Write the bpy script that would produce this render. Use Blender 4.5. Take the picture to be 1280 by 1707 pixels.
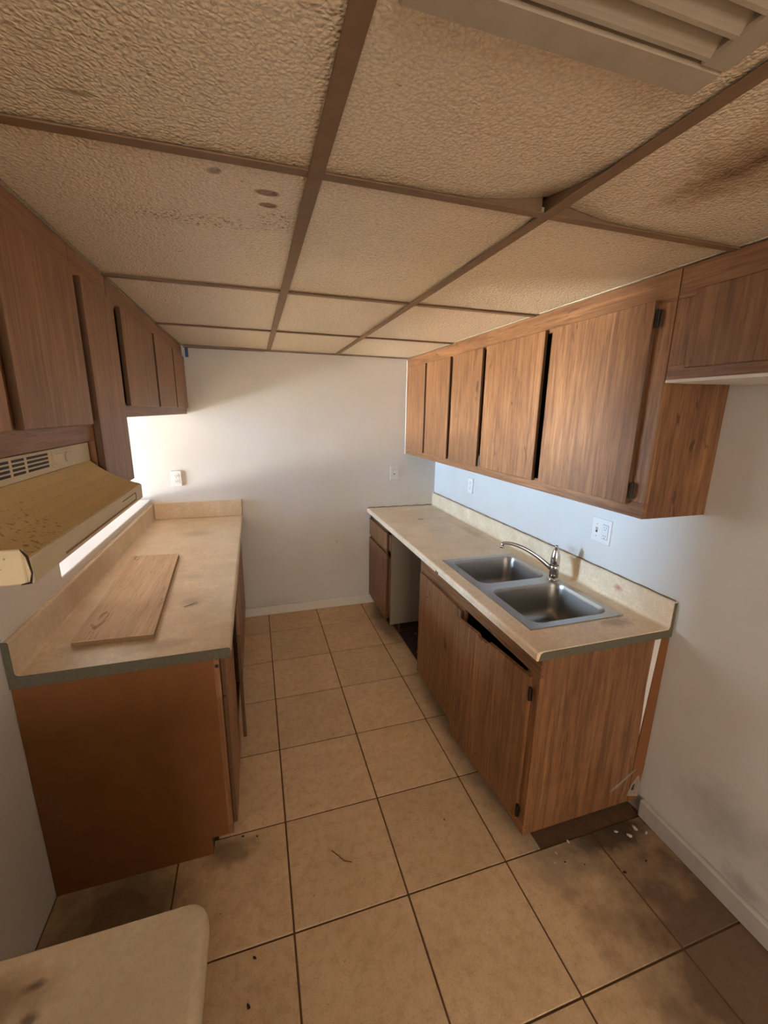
import bpy, bmesh, math, random
from mathutils import Vector, Matrix
random.seed(7)
for o in list(bpy.data.objects): bpy.data.objects.remove(o, do_unlink=True)
SC = bpy.context.scene
COL = SC.collection
PI = math.pi

# ------------------------------------------------------------------ camera
cam_d = bpy.data.cameras.new('camera'); cam = bpy.data.objects.new('camera', cam_d); COL.objects.link(cam)
FW = Vector((0.28899586, 0.92863143, -0.23264795)); RT = Vector((0.95577489, -0.29372442, 0.01484326)); UP = Vector((0.05455046, 0.22664871, 0.97244774))
cam.matrix_world = Matrix(((RT.x, UP.x, -FW.x, 0), (RT.y, UP.y, -FW.y, 0), (RT.z, UP.z, -FW.z, 1.7472), (0, 0, 0, 1)))
cam_d.sensor_fit = 'VERTICAL'; cam_d.sensor_height = 36.0; cam_d.lens = 693.93 / 1707 * 36.0
cam_d.clip_start = 0.02
SC.camera = cam

# ------------------------------------------------------------------ world, lights, exposure
w = bpy.data.worlds.new('sky'); SC.world = w; w.use_nodes = True
w.node_tree.nodes['Background'].inputs[0].default_value = (0.62, 0.78, 1.0, 1)
w.node_tree.nodes['Background'].inputs[1].default_value = 1.2
def area(name, loc, rot, sx, sy, power, color):
    d = bpy.data.lights.new(name, 'AREA'); d.shape = 'RECTANGLE'; d.size = sx; d.size_y = sy; d.energy = power; d.color = color
    o = bpy.data.objects.new(name, d); COL.objects.link(o); o.location = loc; o.rotation_euler = rot
    return o
# dining window: sky, and an added lamp for sunlit ground bounce; added fill behind camera
area('dining_window_sky', (-4.52, 3.00, 1.55), (0, -PI/2, 0), 1.62, .64, 350, (0.50, 0.73, 1.0))
area('ground_bounce_fill', (-4.52, 3.04, .38), (0, -PI/2, 0), .64, .58, 560, (1.0, 0.98, 0.92))
area('rear_fill', (-0.1, -3.42, 1.45), (PI/2, 0, 0), 1.7, 1.3, 54, (1.0, 0.82, 0.66))
sd = bpy.data.lights.new('sun', 'SUN'); sd.energy = 240; sd.angle = 0.02; sd.color = (1.0, 0.90, 0.74)
so = bpy.data.objects.new('sun', sd); COL.objects.link(so); so.location = (-7, 3, 6)
so.rotation_euler = Vector((0.78, 0.07, -0.62)).to_track_quat('-Z', 'Y').to_euler()
vs = SC.view_settings
vs.view_transform = 'Standard'; vs.look = 'None'; vs.gamma = 1.0; vs.exposure = 0.2; vs.use_curve_mapping = False

# ------------------------------------------------------------------ key dimensions (metres)
XL, XR, YB, ZC = -0.785, 1.580, 3.511, 2.194
H = 0.914
XLF, XRF, YL0, YR0 = -0.122, 0.933, 1.446, 1.112
YPASS, ZLEDGE, ZHEAD = 1.914, 1.062, 1.715
XLU, XRU, YRU0, ZRU = -0.470, 1.282, 1.083, 1.396
YBACK = -0.80

# ------------------------------------------------------------------ materials
class NT:
    def __init__(s, name):
        s.m = bpy.data.materials.new(name); s.m.use_nodes = True; s.t = s.m.node_tree
        s.b = s.t.nodes['Principled BSDF']
    def n(s, kind, ins=None, **props):
        nd = s.t.nodes.new('ShaderNode' + kind)
        for k, v in props.items(): setattr(nd, k, v)
        for k, v in (ins or {}).items():
            if isinstance(v, bpy.types.NodeSocket): s.t.links.new(v, nd.inputs[k])
            else: nd.inputs[k].default_value = v
        return nd
    def set(s, k, v):
        if isinstance(v, bpy.types.NodeSocket): s.t.links.new(v, s.b.inputs[k])
        else: s.b.inputs[k].default_value = v
    def pos(s): return s.n('NewGeometry').outputs['Position']
    def vmul(s, v, xyz): return s.n('VectorMath', {0: v, 1: xyz}, operation='MULTIPLY').outputs[0]
    def vadd(s, v, xyz): return s.n('VectorMath', {0: v, 1: xyz}, operation='ADD').outputs[0]
    def math(s, op, a, b=0.0, clamp=False): return s.n('Math', {0: a, 1: b}, operation=op, use_clamp=clamp).outputs[0]
    def noise(s, v, scale, detail=4, rough=0.55, dist=0.0):
        return s.n('TexNoise', {'Vector': v, 'Scale': scale, 'Detail': detail, 'Roughness': rough, 'Distortion': dist}).outputs['Fac']
    def ramp(s, f, stops):
        r = s.n('ValToRGB', {'Fac': f}); e = r.color_ramp.elements
        while len(e) < len(stops): e.new(0.5)
        for k, (p, c) in enumerate(stops):
            e[k].position = p; e[k].color = (c, c, c, 1) if isinstance(c, (int, float)) else (*c, 1)
        return r.outputs['Color']
    def mix(s, f, a, b, mode='MIX'):
        nd = s.n('Mix', {0: f}, data_type='RGBA', blend_type=mode)
        for k, v in ((6, a), (7, b)):
            if isinstance(v, bpy.types.NodeSocket): s.t.links.new(v, nd.inputs[k])
            else: nd.inputs[k].default_value = (*v, 1)
        return nd.outputs[2]
    def spot(s, v, c, r, soft=0.5, wob=0.0, wscale=20):
        # 1 inside an (elliptic) spot with its own ragged outline
        d = s.vadd(v, (-c[0], -c[1], -c[2]))
        d = s.vmul(d, (1/r[0], 1/r[1], 1/r[2]))
        L = s.n('VectorMath', {0: d}, operation='LENGTH').outputs['Value']
        if wob:
            key = 8 if wscale <= 12 else (20 if wscale <= 30 else 50)
            if not hasattr(s, 'nz'): s.nz = {}
            if key not in s.nz: s.nz[key] = s.noise(v, key, 3)
            nz = s.nz[key]
            L = s.math('ADD', L, s.math('MULTIPLY', s.math('SUBTRACT', nz, 0.5), wob))
        return s.n('MapRange', {0: L, 1: 1.0, 2: 1.0 - soft, 3: 0.0, 4: 1.0}).outputs[0]
    def bump(s, h, strength, dist):
        s.set('Normal', s.n('Bump', {'Height': h, 'Strength': strength, 'Distance': dist}).outputs[0])

M = {}
def plain(name, col, rough=0.5, metal=0.0, var=0.12, scale=30):
    t = NT(name); p = t.pos(); f = t.noise(p, scale, 5)
    c = t.mix(f, tuple(x*(1-var) for x in col), tuple(min(1, x*(1+var)) for x in col))
    t.set('Base Color', c); t.set('Roughness', rough); t.set('Metallic', metal)
    M[name] = t.m; return t

def wood(name, axis, base, dark, light, rough=0.45, knots=True, scale=1.0):
    t = NT(name); p = t.pos()
    rnd = t.n('ObjectInfo').outputs['Random']
    off = t.n('CombineXYZ', {0: t.math('MULTIPLY', rnd, 7.0), 1: t.math('MULTIPLY', rnd, 13.0), 2: t.math('MULTIPLY', rnd, 5.0)}).outputs[0]
    p = t.n('VectorMath', {0: p, 1: off}, operation='ADD').outputs[0]
    k = {'z': (1, 1, .045), 'y': (1, .045, 1), 'x': (.045, 1, 1)}[axis]
    v = t.vmul(p, k)
    big = t.noise(v, 9*scale, 3, .5, .6)
    rings = t.math('FRACT', t.math('MULTIPLY', big, 9.0))
    rings = t.ramp(rings, [(0.0, 0.15), (0.30, 0.85), (0.78, 0.6), (1.0, 0.15)])
    fine = t.noise(v, 130*scale, 4, .65)
    streak = t.noise(v, 48*scale, 3, .6, .3)
    c = t.mix(rings, dark, base)
    c = t.mix(t.ramp(streak, [(.34, .5), (.48, 0.0)]), c, tuple(x*.72 for x in dark))
    c = t.mix(t.ramp(streak, [(.53, 0.0), (.70, .6)]), c, tuple(min(1, x*1.18) for x in light))
    c = t.mix(t.ramp(fine, [(.42, 0.0), (.68, .6)]), c, light)
    pores = t.noise(v, 330*scale, 2, .5)
    c = t.mix(t.ramp(pores, [(.30, .55), (.43, 0.0)]), c, tuple(x*.55 for x in dark))
    if knots:
        kk = {'z': (1, 1, .33), 'y': (1, .33, 1), 'x': (.33, 1, 1)}[axis]
        kn = t.noise(t.vmul(p, kk), 13, 3, .6, 1.2)
        c = t.mix(t.ramp(kn, [(.665, 0.0), (.71, .8)]), c, tuple(x*.35 for x in dark))
    blot = t.noise(p, 3.0, 3)
    c = t.mix(t.ramp(blot, [(.35, .32), (.62, 0.0)]), c, tuple(x*.6 for x in dark), 'MIX')
    hv = t.n('HueSaturation', {'Color': c, 'Value': t.math('ADD', t.math('MULTIPLY', rnd, .16), .92)}).outputs[0]
    t.set('Base Color', hv); t.set('Roughness', rough)
    t.bump(fine, .12, .002)
    M[name] = t.m
OB, OD, OL = (.250, .112, .042), (.135, .052, .018), (.370, .185, .080)
wood('oak_upright', 'z', OB, OD, OL); wood('oak_across', 'y', OB, OD, OL); wood('oak_across_x', 'x', OB, OD, OL)
wood('brown_upright', 'z', (.330, .155, .068), (.210, .092, .038), (.420, .215, .100), knots=False)
wood('brown_across', 'y', (.300, .140, .062), (.205, .090, .037), (.370, .185, .088), knots=False)
wood('plywood_face', 'y', (.66, .49, .325), (.58, .41, .255), (.74, .58, .41), .7, scale=.55)
plain('plywood_edge', (.27, .16, .075), .8, var=.3, scale=120)
plain('hardboard', (.200, .075, .018), .55, var=.18, scale=14)
plain('edge_shade', (.115, .056, .022), .6, var=.2, scale=30)  # shade put into the colour of the door side edges
plain('interior_wood', (.16, .10, .06), .7)
plain('kick_board', (.06, .035, .02), .8, var=.4, scale=40)
plain('raw_particle', (.115, .105, .072), .9, var=.35, scale=90)
plain('white_plastic', (.80, .80, .78), .35, var=.02)
plain('dark_slot', (.02, .018, .016), .6)
plain('dark_metal', (.035, .028, .022), .45, .7)
plain('white_filler', (.72, .70, .66), .8, var=.08)
plain('blue_tape', (.03, .12, .32), .6)
plain('twig_brown', (.12, .065, .03), .9)
plain('caulk_pale', (.30, .24, .18), .9, var=.5, scale=50)
plain('caulk', (.20, .13, .06), .8, var=.5, scale=60)
plain('debris_dark', (.035, .018, .010), .9)
plain('debris_pale', (.62, .55, .45), .9)
plain('board_white', (.30, .255, .19), .5, var=.06, scale=12)
plain('subfloor', (.030, .020, .014), .95, var=.8, scale=35)
plain('dining_bounce_cut', (.085, .052, .030), .6, var=.3, scale=12)  # unseen dining room surfaces, made dark to cut bounce onto the end wall
plain('carpet', (.46, .37, .25), .95, var=.1, scale=200)
plain('frame_white', (.75, .75, .74), .5, var=.03)

def wall_mat(name, col, smudge):
    t = NT(name); p = t.pos()
    big = t.noise(p, 2.2, 4); c = t.mix(t.ramp(big, [(.35, .0), (.7, 1.0)]), col, tuple(x*f for x, f in zip(col, (.93, .92, .89))))
    for (cc, rr, k, tint) in smudge:
        c = t.mix(t.math('MULTIPLY', t.spot(p, cc, rr, .9, .9, 14), k), c, tint)
    t.set('Base Color', c); t.set('Roughness', .62)
    t.bump(t.noise(p, 130, 3), .16, .003)
    M[name] = t.m
wall_mat('wall_paint', (.73, .725, .705), [
    ((XR, .78, .30), (.2, .22, .16), .45, (.30, .28, .29)), ((XR, .70, .12), (.2, .10, .06), .5, (.22, .20, .22)),
    ((1.02, YB, .90), (.10, .2, .10), .35, (.60, .55, .40)), ((1.35, YB, .98), (.22, .2, .10), .35, (.62, .58, .44)),
    ((.66, YB, .62), (.012, .2, .02), .7, (.35, .27, .2)), ((.10, YB, .10), (.25, .2, .06), .3, (.5, .45, .4))])
plain('baseboard_dimmed', (.56, .53, .50), .6, var=.2, scale=14)  # greyer baseboard paint, with the dimness of the right side in its colour
plain('baseboard_paint', (.80, .78, .72), .5, var=.10, scale=9)

def laminate(name, gain, wear):
    t = NT(name); p = t.pos()
    a = t.noise(p, 7, 5, .6); b = t.noise(p, 60, 4, .7); c3 = t.noise(p, 420, 2, .5)
    c = t.mix(t.ramp(a, [(.32, 0.0), (.68, 1.0)]), (.58, .435, .29), (.72, .575, .415))
    c = t.mix(t.ramp(b, [(.38, .45), (.60, 0.0)]), c, (.51, .355, .215))
    c = t.mix(t.ramp(b, [(.62, 0.0), (.80, .4)]), c, (.80, .68, .53))
    c = t.mix(t.ramp(c3, [(.30, .35), (.42, 0.0)]), c, (.27, .18, .10))
    for (cc, rr, k, tint, ws) in wear:
        c = t.mix(t.math('MULTIPLY', t.spot(p, cc, rr, .7, 1.1, ws), k), c, tint)
    c = t.mix(1.0, c, gain, 'MULTIPLY')
    t.set('Base Color', c); t.set('Roughness', .38)
    M[name] = t.m
laminate('laminate_left', (1.08, 1.17, 1.22), [((-.30, 2.95, H), (.17, .30, .05), .35, (.66, .59, .48), 9), ((-.42, 3.02, H), (.14, .10, .05), .45, (.30, .235, .15), 18),
    ((-.62, 1.62, H+.02), (.10, .17, .06), .5, (.34, .20, .10), 14), ((-.38, 1.53, H), (.16, .05, .05), .5, (.29, .20, .13), 25),
    ((-.30, 1.88, H), (.06, .06, .02), .5, (.25, .17, .1), 30), ((-.76, 2.1, 1.0), (.06, .5, .09), .45, (.36, .22, .12), 8), ((-.35, 2.2, H), (.08, .07, .02), .35, (.36, .26, .17), 16)])
laminate('laminate_right', (1.36, 1.46, 1.52), [((1.22, 3.15, H), (.26, .28, .05), .45, (.55, .36, .20), 7), ((1.25, 3.02, H), (.035, .02, .02), .95, (.08, .05, .03), 40),
    ((1.40, 1.22, H), (.10, .05, .02), .75, (.30, .16, .08), 40), ((1.57, 1.38, .98), (.03, .03, .02), .85, (.35, .06, .04), 60),
    ((1.47, 2.6, H), (.05, .35, .02), .45, (.36, .24, .13), 14), ((1.10, 2.5, H), (.16, .35, .02), .3, (.68, .53, .35), 9)])
laminate('laminate_near', (1.0, 1.04, 1.08), [((-.40, .555, H), (.085, .045, .03), .8, (.20, .10, .045), 22), ((-.355, .565, H), (.02, .010, .02), .95, (.09, .04, .02), 50), ((-.345, .525, H), (.018, .010, .02), .95, (.07, .03, .015), 60), ((-.2, .5, H), (.3, .3, .03), .3, (.50, .40, .27), 5)])

t = NT('floor_tile'); p = t.pos()
rnd = t.n('ObjectInfo').outputs['Random']
a = t.noise(p, 6, 5, .65); b = t.noise(p, 26, 6, .72); g = t.noise(p, 160, 3, .6)
c = t.mix(t.ramp(a, [(.3, 0.0), (.7, 1.0)]), (.60, .425, .250), (.72, .530, .330))
c = t.mix(t.ramp(b, [(.36, .55), (.52, 0.0)]), c, (.47, .305, .165))
c = t.mix(t.ramp(b, [(.56, 0.0), (.72, .55)]), c, (.78, .60, .41))
c = t.mix(t.ramp(g, [(.34, .3), (.46, 0.0)]), c, (.30, .16, .075))
# dirt and painted shade: where the refrigerator stood, along the toe kicks; darker range bay
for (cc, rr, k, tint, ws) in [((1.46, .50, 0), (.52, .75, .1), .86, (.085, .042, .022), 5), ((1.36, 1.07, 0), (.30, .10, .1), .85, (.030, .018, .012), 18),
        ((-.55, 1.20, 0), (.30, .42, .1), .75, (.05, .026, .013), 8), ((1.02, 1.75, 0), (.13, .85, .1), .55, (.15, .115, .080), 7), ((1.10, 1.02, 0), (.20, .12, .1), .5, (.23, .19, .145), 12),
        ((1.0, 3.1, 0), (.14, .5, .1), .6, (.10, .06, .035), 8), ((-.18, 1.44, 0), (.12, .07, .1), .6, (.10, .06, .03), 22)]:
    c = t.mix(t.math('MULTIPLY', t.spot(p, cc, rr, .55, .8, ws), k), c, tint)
dust = t.noise(p, 55, 2, .5)
c = t.mix(t.ramp(dust, [(.745, 0.0), (.77, .8)]), c, (.06, .03, .015))
hv = t.n('HueSaturation', {'Color': c, 'Value': t.math('ADD', t.math('MULTIPLY', rnd, .12), .94)}).outputs[0]
t.set('Base Color', hv); t.set('Roughness', .5); t.bump(b, .12, .002); M['floor_tile'] = t.m
plain('grout', (.13, .066, .030), .9, var=.45, scale=25)

def ceiling_panel(name, stains):
    t = NT(name); p = t.pos()
    big = t.noise(p, 3.5, 4); c = t.mix(big, (.84, .705, .510), (.90, .775, .58))
    warp = t.n('VectorMath', {0: p, 1: t.vmul(t.n('TexNoise', {'Vector': p, 'Scale': 60.0}).outputs['Color'], (.012, .012, .012))}, operation='ADD').outputs[0]
    vor = t.n('TexVoronoi', {'Vector': warp, 'Scale': 140.0}, feature='F1').outputs['Distance']
    fine = t.noise(p, 260, 2, .5)
    peb = t.math('ADD', t.math('MULTIPLY', vor, -1.0), t.math('MULTIPLY', fine, .35))
    c = t.mix(t.ramp(vor, [(.35, 0.0), (.75, .38)]), c, (.60, .46, .29))
    c = t.mix(t.ramp(fine, [(.34, .38), (.46, 0.0)]), c, (.54, .40, .24))
    fl = t.noise(t.vmul(p, (1, 1.8, 1)), 38, 2, .5)
    c = t.mix(t.ramp(fl, [(.75, 0.0), (.775, .6)]), c, (.20, .105, .04))
    for (cc, rr, k, tint, ws, wob, soft) in stains:
        m_ = t.math('MULTIPLY', t.spot(p, cc, rr, soft, wob, 18), k)
        if ws > 100:                       # mould specks: only the grains inside the spot
            m_ = t.math('MULTIPLY', m_, t.ramp(t.noise(t.vmul(p, (1, 1.5, 1)), ws, 2, .5), [(.56, 0.0), (.62, 1.0)]))
        c = t.mix(m_, c, tint)
    t.set('Base Color', c); t.set('Roughness', .25); t.set('Specular IOR Level', .9)
    t.bump(peb, .6, .005); M[name] = t.m
ceiling_panel('ceiling_panel', [((.055, 1.048, ZC), (.028, .016, .05), 1.0, (.22, .070, .014), 60, .6, .3), ((.058, 1.105, ZC), (.024, .014, .05), 1.0, (.24, .080, .018), 60, .6, .3),
    ((.082, 1.185, ZC), (.06, .085, .05), .9, (.26, .12, .04), 150, .8, .5), ((-.043, .995, ZC), (.016, .016, .05), .7, (.18, .10, .04), 90, 1.5, .4), ((-.10, 1.23, ZC), (.22, .05, .05), .8, (.22, .12, .045), 130, .8, .6),
    ((-.23, .84, ZC), (.03, .006, .05), .6, (.3, .2, .1), 90, 2.0, .3)])
ceiling_panel('ceiling_panel_stained', [((.90, .62, ZC), (.15, .24, .05), .60, (.40, .245, .10), 6, .9, .45), ((.885, .66, ZC), (.060, .17, .05), .65, (.19, .095, .035), 12, 1.3, .8), ((.895, .62, ZC), (.035, .10, .05), .6, (.13, .06, .02), 12, 1.3, .8), ((1.10, .45, ZC), (.12, .2, .05), .4, (.3, .17, .07), 20, 1.2, .6)])
plain('grid_bar_paint', (.215, .128, .066), .6, var=.25, scale=20)
plain('vent_paint', (.42, .355, .265), .6, var=.18, scale=18)
plain('duct_dark', (.12, .09, .06), .9)

t = plain('steel', (.40, .39, .37), .27, 1.0, .06, 8)
pp = t.pos(); f = t.noise(t.vmul(pp, (1, 1, 1)), 40, 5, .7)
t.set('Roughness', t.n('MapRange', {0: f, 3: .20, 4: .42}).outputs[0])
t = plain('steel_worn', (.36, .35, .33), .33, 1.0, .10, 10); pp = t.pos()
c = t.mix(t.math('MULTIPLY', t.spot(pp, (1.27, 1.44, .75), (.13, .12, .05), .8, 1.2, 18), .7), (.38, .37, .35), (.15, .10, .07))
t.set('Base Color', c); f = t.noise(pp, 40, 5, .7); t.set('Roughness', t.n('MapRange', {0: f, 3: .26, 4: .46}).outputs[0])
plain('chrome', (.62, .61, .60), .14, 1.0, .04)
t = NT('hood_top'); p = t.pos(); a = t.noise(p, 12, 4); c = t.mix(a, (.70, .54, .27), (.78, .61, .33))
sp = t.noise(p, 120, 2, .5); reg = t.spot(p, (-.38, .84, 1.53), (.12, .24, .12), .9, .8, 9)
thr = t.math('SUBTRACT', sp, t.math('SUBTRACT', .66, t.math('MULTIPLY', reg, .11)))
c = t.mix(t.math('MULTIPLY', t.math('MULTIPLY', thr, 9, True), .75), c, (.20, .11, .045)); t.set('Base Color', c); t.set('Roughness', .45); M['hood_top'] = t.m
t = NT('hood_enamel'); p = t.pos(); a = t.noise(p, 20, 4); c = t.mix(a, (.60, .50, .31), (.69, .59, .39)); sp = t.noise(p, 140, 2)
c = t.mix(t.ramp(sp, [(.70, 0.0), (.74, .7)]), c, (.2, .13, .06)); t.set('Base Color', c); t.set('Roughness', .4); M['hood_enamel'] = t.m

# ------------------------------------------------------------------ mesh helpers (all coordinates are world metres)
def link(name, bm, mat, parent=None, smooth=False):
    me = bpy.data.meshes.new(name)
    bmesh.ops.recalc_face_normals(bm, faces=bm.faces)
    base = parent_base(parent)
    if base.length: bmesh.ops.translate(bm, verts=bm.verts, vec=-base)
    bm.to_mesh(me); bm.free()
    if smooth:
        for f in me.polygons: f.use_smooth = True
    me.materials.append(M[mat])
    o = bpy.data.objects.new(name, me); COL.objects.link(o)
    if parent: o.parent = parent
    return o
def parent_base(p):
    v = Vector((0, 0, 0))
    while p: v += Vector(p.location); p = p.parent
    return v
def thing(name, label, cat, loc, group=None):
    o = bpy.data.objects.new(name, None); COL.objects.link(o); o.empty_display_size = .05
    o.location = loc; o['label'] = label; o['category'] = cat
    if group: o['group'] = group
    return o
def tag(o, label, cat=None, kind=None, group=None):
    o['label'] = label
    if cat: o['category'] = cat
    if kind: o['kind'] = kind
    if group: o['group'] = group
    return o
def abox(bm, x0, x1, y0, y1, z0, z1, bev=0.0, seg=1):
    g = bmesh.ops.create_cube(bm, size=1.0)
    vs_ = g['verts']
    for v in vs_:
        v.co = Vector(((x0+x1)/2 + v.co.x*(x1-x0), (y0+y1)/2 + v.co.y*(y1-y0), (z0+z1)/2 + v.co.z*(z1-z0)))
    if bev > 0:
        es = list({e for v in vs_ for e in v.link_edges})
        bmesh.ops.bevel(bm, geom=es, offset=bev, segments=seg, affect='EDGES', profile=.5)
def box(name, mat, parent, x0, x1, y0, y1, z0, z1, bev=0.0, seg=1):
    bm = bmesh.new(); abox(bm, x0, x1, y0, y1, z0, z1, bev, seg); return link(name, bm, mat, parent)
def door_slab(name, mat, parent, x0, x1, y0, y1, z0, z1, bev=0.0, seg=1):
    # slab door or drawer front with side edges painted dark as shade
    o = box(name, mat, parent, x0, x1, y0, y1, z0, z1, bev, seg)
    o.data.materials.append(M['edge_shade'])
    for f in o.data.polygons:
        if abs(f.normal.y) > .6: f.material_index = 1
    return o
def boxes(name, mat, parent, lst, bev=0.0):
    bm = bmesh.new()
    for b in lst: abox(bm, *b, bev)
    return link(name, bm, mat, parent)
def prism(bm, pts, y0, y1):           # closed XZ polygon swept along Y
    a = [bm.verts.new((x, y0, z)) for x, z in pts]; b = [bm.verts.new((x, y1, z)) for x, z in pts]
    n = len(pts)
    bm.faces.new(a); bm.faces.new(b[::-1])
    for i in range(n): bm.faces.new((a[i], a[(i+1) % n], b[(i+1) % n], b[i]))
def slab(bm, pts, z0, z1):            # closed XY polygon swept along Z
    a = [bm.verts.new((x, y, z0)) for x, y in pts]; b = [bm.verts.new((x, y, z1)) for x, y in pts]
    n = len(pts); bm.faces.new(a); bm.faces.new(b[::-1])
    for i in range(n): bm.faces.new((a[i], a[(i+1) % n], b[(i+1) % n], b[i]))
def tube(bm, pts, rads, seg=10, cap=True):
    pts = [Vector(p) for p in pts]
    if not isinstance(rads, (list, tuple)): rads = [rads]*len(pts)
    rings = []; prev = None
    for i, p in enumerate(pts):
        d = (pts[min(i+1, len(pts)-1)] - pts[max(i-1, 0)]).normalized()
        if prev is None: u = d.orthogonal().normalized()
        else: u = (prev - d*prev.dot(d)).normalized()
        prev = u; v = d.cross(u)
        rings.append([bm.verts.new(p + (u*math.cos(2*PI*k/seg) + v*math.sin(2*PI*k/seg))*rads[i]) for k in range(seg)])
    for a, b in zip(rings, rings[1:]):
        for k in range(seg): bm.faces.new((a[k], a[(k+1) % seg], b[(k+1) % seg], b[k]))
    if cap: bm.faces.new(rings[0]); bm.faces.new(rings[-1])
def lathe(bm, c, prof, seg=24):
    rings = [[bm.verts.new((c[0]+r*math.cos(2*PI*k/seg), c[1]+r*math.sin(2*PI*k/seg), z)) for k in range(seg)] for r, z in prof]
    for a, b in zip(rings, rings[1:]):
        for k in range(seg): bm.faces.new((a[k], a[(k+1) % seg], b[(k+1) % seg], b[k]))
    bm.faces.new(rings[0]); bm.faces.new(rings[-1])
def rrect(x0, x1, y0, y1, r, n=6):
    out = []
    for (cx, cy, a0) in ((x1-r, y1-r, 0), (x0+r, y1-r, PI/2), (x0+r, y0+r, PI), (x1-r, y0+r, 1.5*PI)):
        for k in range(n+1):
            a = a0 + PI/2*k/n; out.append((cx+r*math.cos(a), cy+r*math.sin(a)))
    return out
def struct(o, label): o['kind'] = 'structure'; o['label'] = label; return o

# ------------------------------------------------------------------ floor with its tiles
bm = bmesh.new(); abox(bm, XL, XR, YBACK-2.8, YB, -.10, -.004)
floor = struct(link('floor', bm, 'grout'), 'tan square tile floor with dark grout lines')
GX, GY, T, GAP = .0402, 1.5102, .4177, .0065
for j in range(-12, 6):
    for i in range(-2, 5):
        x0, x1 = GX+(i-1)*T, GX+i*T; y0, y1 = GY+(j-1)*T, GY+j*T
        x0 = max(x0, XL); x1 = min(x1, XR); y0 = max(y0, YBACK-2.79); y1 = min(y1, YB)
        if y0 > 1.05: x1 = min(x1, 1.045)
        if y0 > 1.40: x0 = max(x0, -.235)
        if x1-x0 < .03 or y1-y0 < .03: continue
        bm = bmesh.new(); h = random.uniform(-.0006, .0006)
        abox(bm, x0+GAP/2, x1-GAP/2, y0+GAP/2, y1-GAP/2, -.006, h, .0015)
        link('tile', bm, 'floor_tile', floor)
box('subfloor_patch', 'subfloor', floor, 1.05, XR, 2.31, 2.90, -.006, .001)

# ------------------------------------------------------------------ walls
bm = bmesh.new(); abox(bm, -4.6, XR+.12, YB, YB+.12, -.1, 2.5)
struct(link('wall_back', bm, 'wall_paint'), 'white end wall of the kitchen')
bm = bmesh.new(); abox(bm, XR, XR+.12, YBACK-2.8, YB, -.1, 2.5)
struct(link('wall_right', bm, 'wall_paint'), 'white wall behind the sink counter')
bm = bmesh.new()
abox(bm, XL-.12, XL, YBACK, YPASS, -.1, 2.5); abox(bm, XL-.12, XL, YPASS, YB, -.1, ZLEDGE); abox(bm, XL-.12, XL, YPASS, YB, ZHEAD, 2.5)
wl = struct(link('wall_left', bm, 'wall_paint'), 'white wall with a pass-through opening above the left counter')
# dining room and rear room shells that carry the daylight
bm = bmesh.new()
abox(bm, -4.6, -4.48, -1.0, 2.50, -.1, 2.5); abox(bm, -4.6, -4.48, 3.36, YB, -.1, 2.5); abox(bm, -4.6, -4.48, 2.50, 3.36, 2.42, 2.5)
struct(link('wall_dining', bm, 'dining_bounce_cut'), 'far wall of the dining room around the patio window, darkened to cut bounce')
wn = boxes('window_1', 'frame_white', None, [(-4.56, -4.50, 2.50, 2.54, .0, 2.42), (-4.56, -4.50, 3.32, 3.36, 0, 2.42), (-4.56, -4.50, 2.54, 3.32, 2.38, 2.42), (-4.56, -4.50, 2.54, 3.32, 0, .05)])
struct(wn, 'white frame of the dining room patio window')
bm = bmesh.new(); abox(bm, -4.6, XL-.12, -1.12, -1.0, -.1, 2.5); struct(link('wall_dining_near', bm, 'dining_bounce_cut'), 'near wall of the dining room, darkened to cut bounce')
bm = bmesh.new(); abox(bm, -4.6, XL, -1.0, YB, -.10, -.001); struct(link('floor_dining', bm, 'carpet'), 'tan carpet of the dining room')
bm = bmesh.new(); abox(bm, -4.6, XL, -1.12, YB+.12, 2.5, 2.6); struct(link('ceiling_dining', bm, 'dining_bounce_cut'), 'dining room ceiling, darkened to cut bounce')
bm = bmesh.new()
abox(bm, XL-.9, -1.0, YBACK-2.92, YBACK-2.8, -.1, 2.5); abox(bm, .80, XR+.12, YBACK-2.92, YBACK-2.8, -.1, 2.5); abox(bm, -1.0, .80, YBACK-2.92, YBACK-2.8, 2.15, 2.5); abox(bm, -1.0, .80, YBACK-2.92, YBACK-2.8, -.1, .75)
struct(link('wall_rear', bm, 'wall_paint'), 'unseen rear wall with an added window opening behind the camera')
bm = bmesh.new(); abox(bm, XL-.12, XL, YBACK-2.8, YBACK, -.1, 2.5); struct(link('wall_rear_left', bm, 'wall_paint'), 'left wall of the room behind the camera')
bm = bmesh.new(); abox(bm, XL, XR, YBACK-2.8, YBACK, 2.42, 2.5); struct(link('ceiling_rear', bm, 'wall_paint'), 'plain ceiling behind the camera')

# baseboards
bm = bmesh.new(); abox(bm, -.165, 1.04, YB-.022, YB, 0, .082, .007, 2); struct(link('baseboard_back', bm, 'baseboard_paint'), 'white baseboard along the end wall')
bm = bmesh.new(); abox(bm, XR-.024, XR, YBACK-2.8, 1.10, 0, .088, .006); struct(link('baseboard_right', bm, 'baseboard_dimmed'), 'scuffed white baseboard along the right wall, greyed for its dimness')

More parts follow.
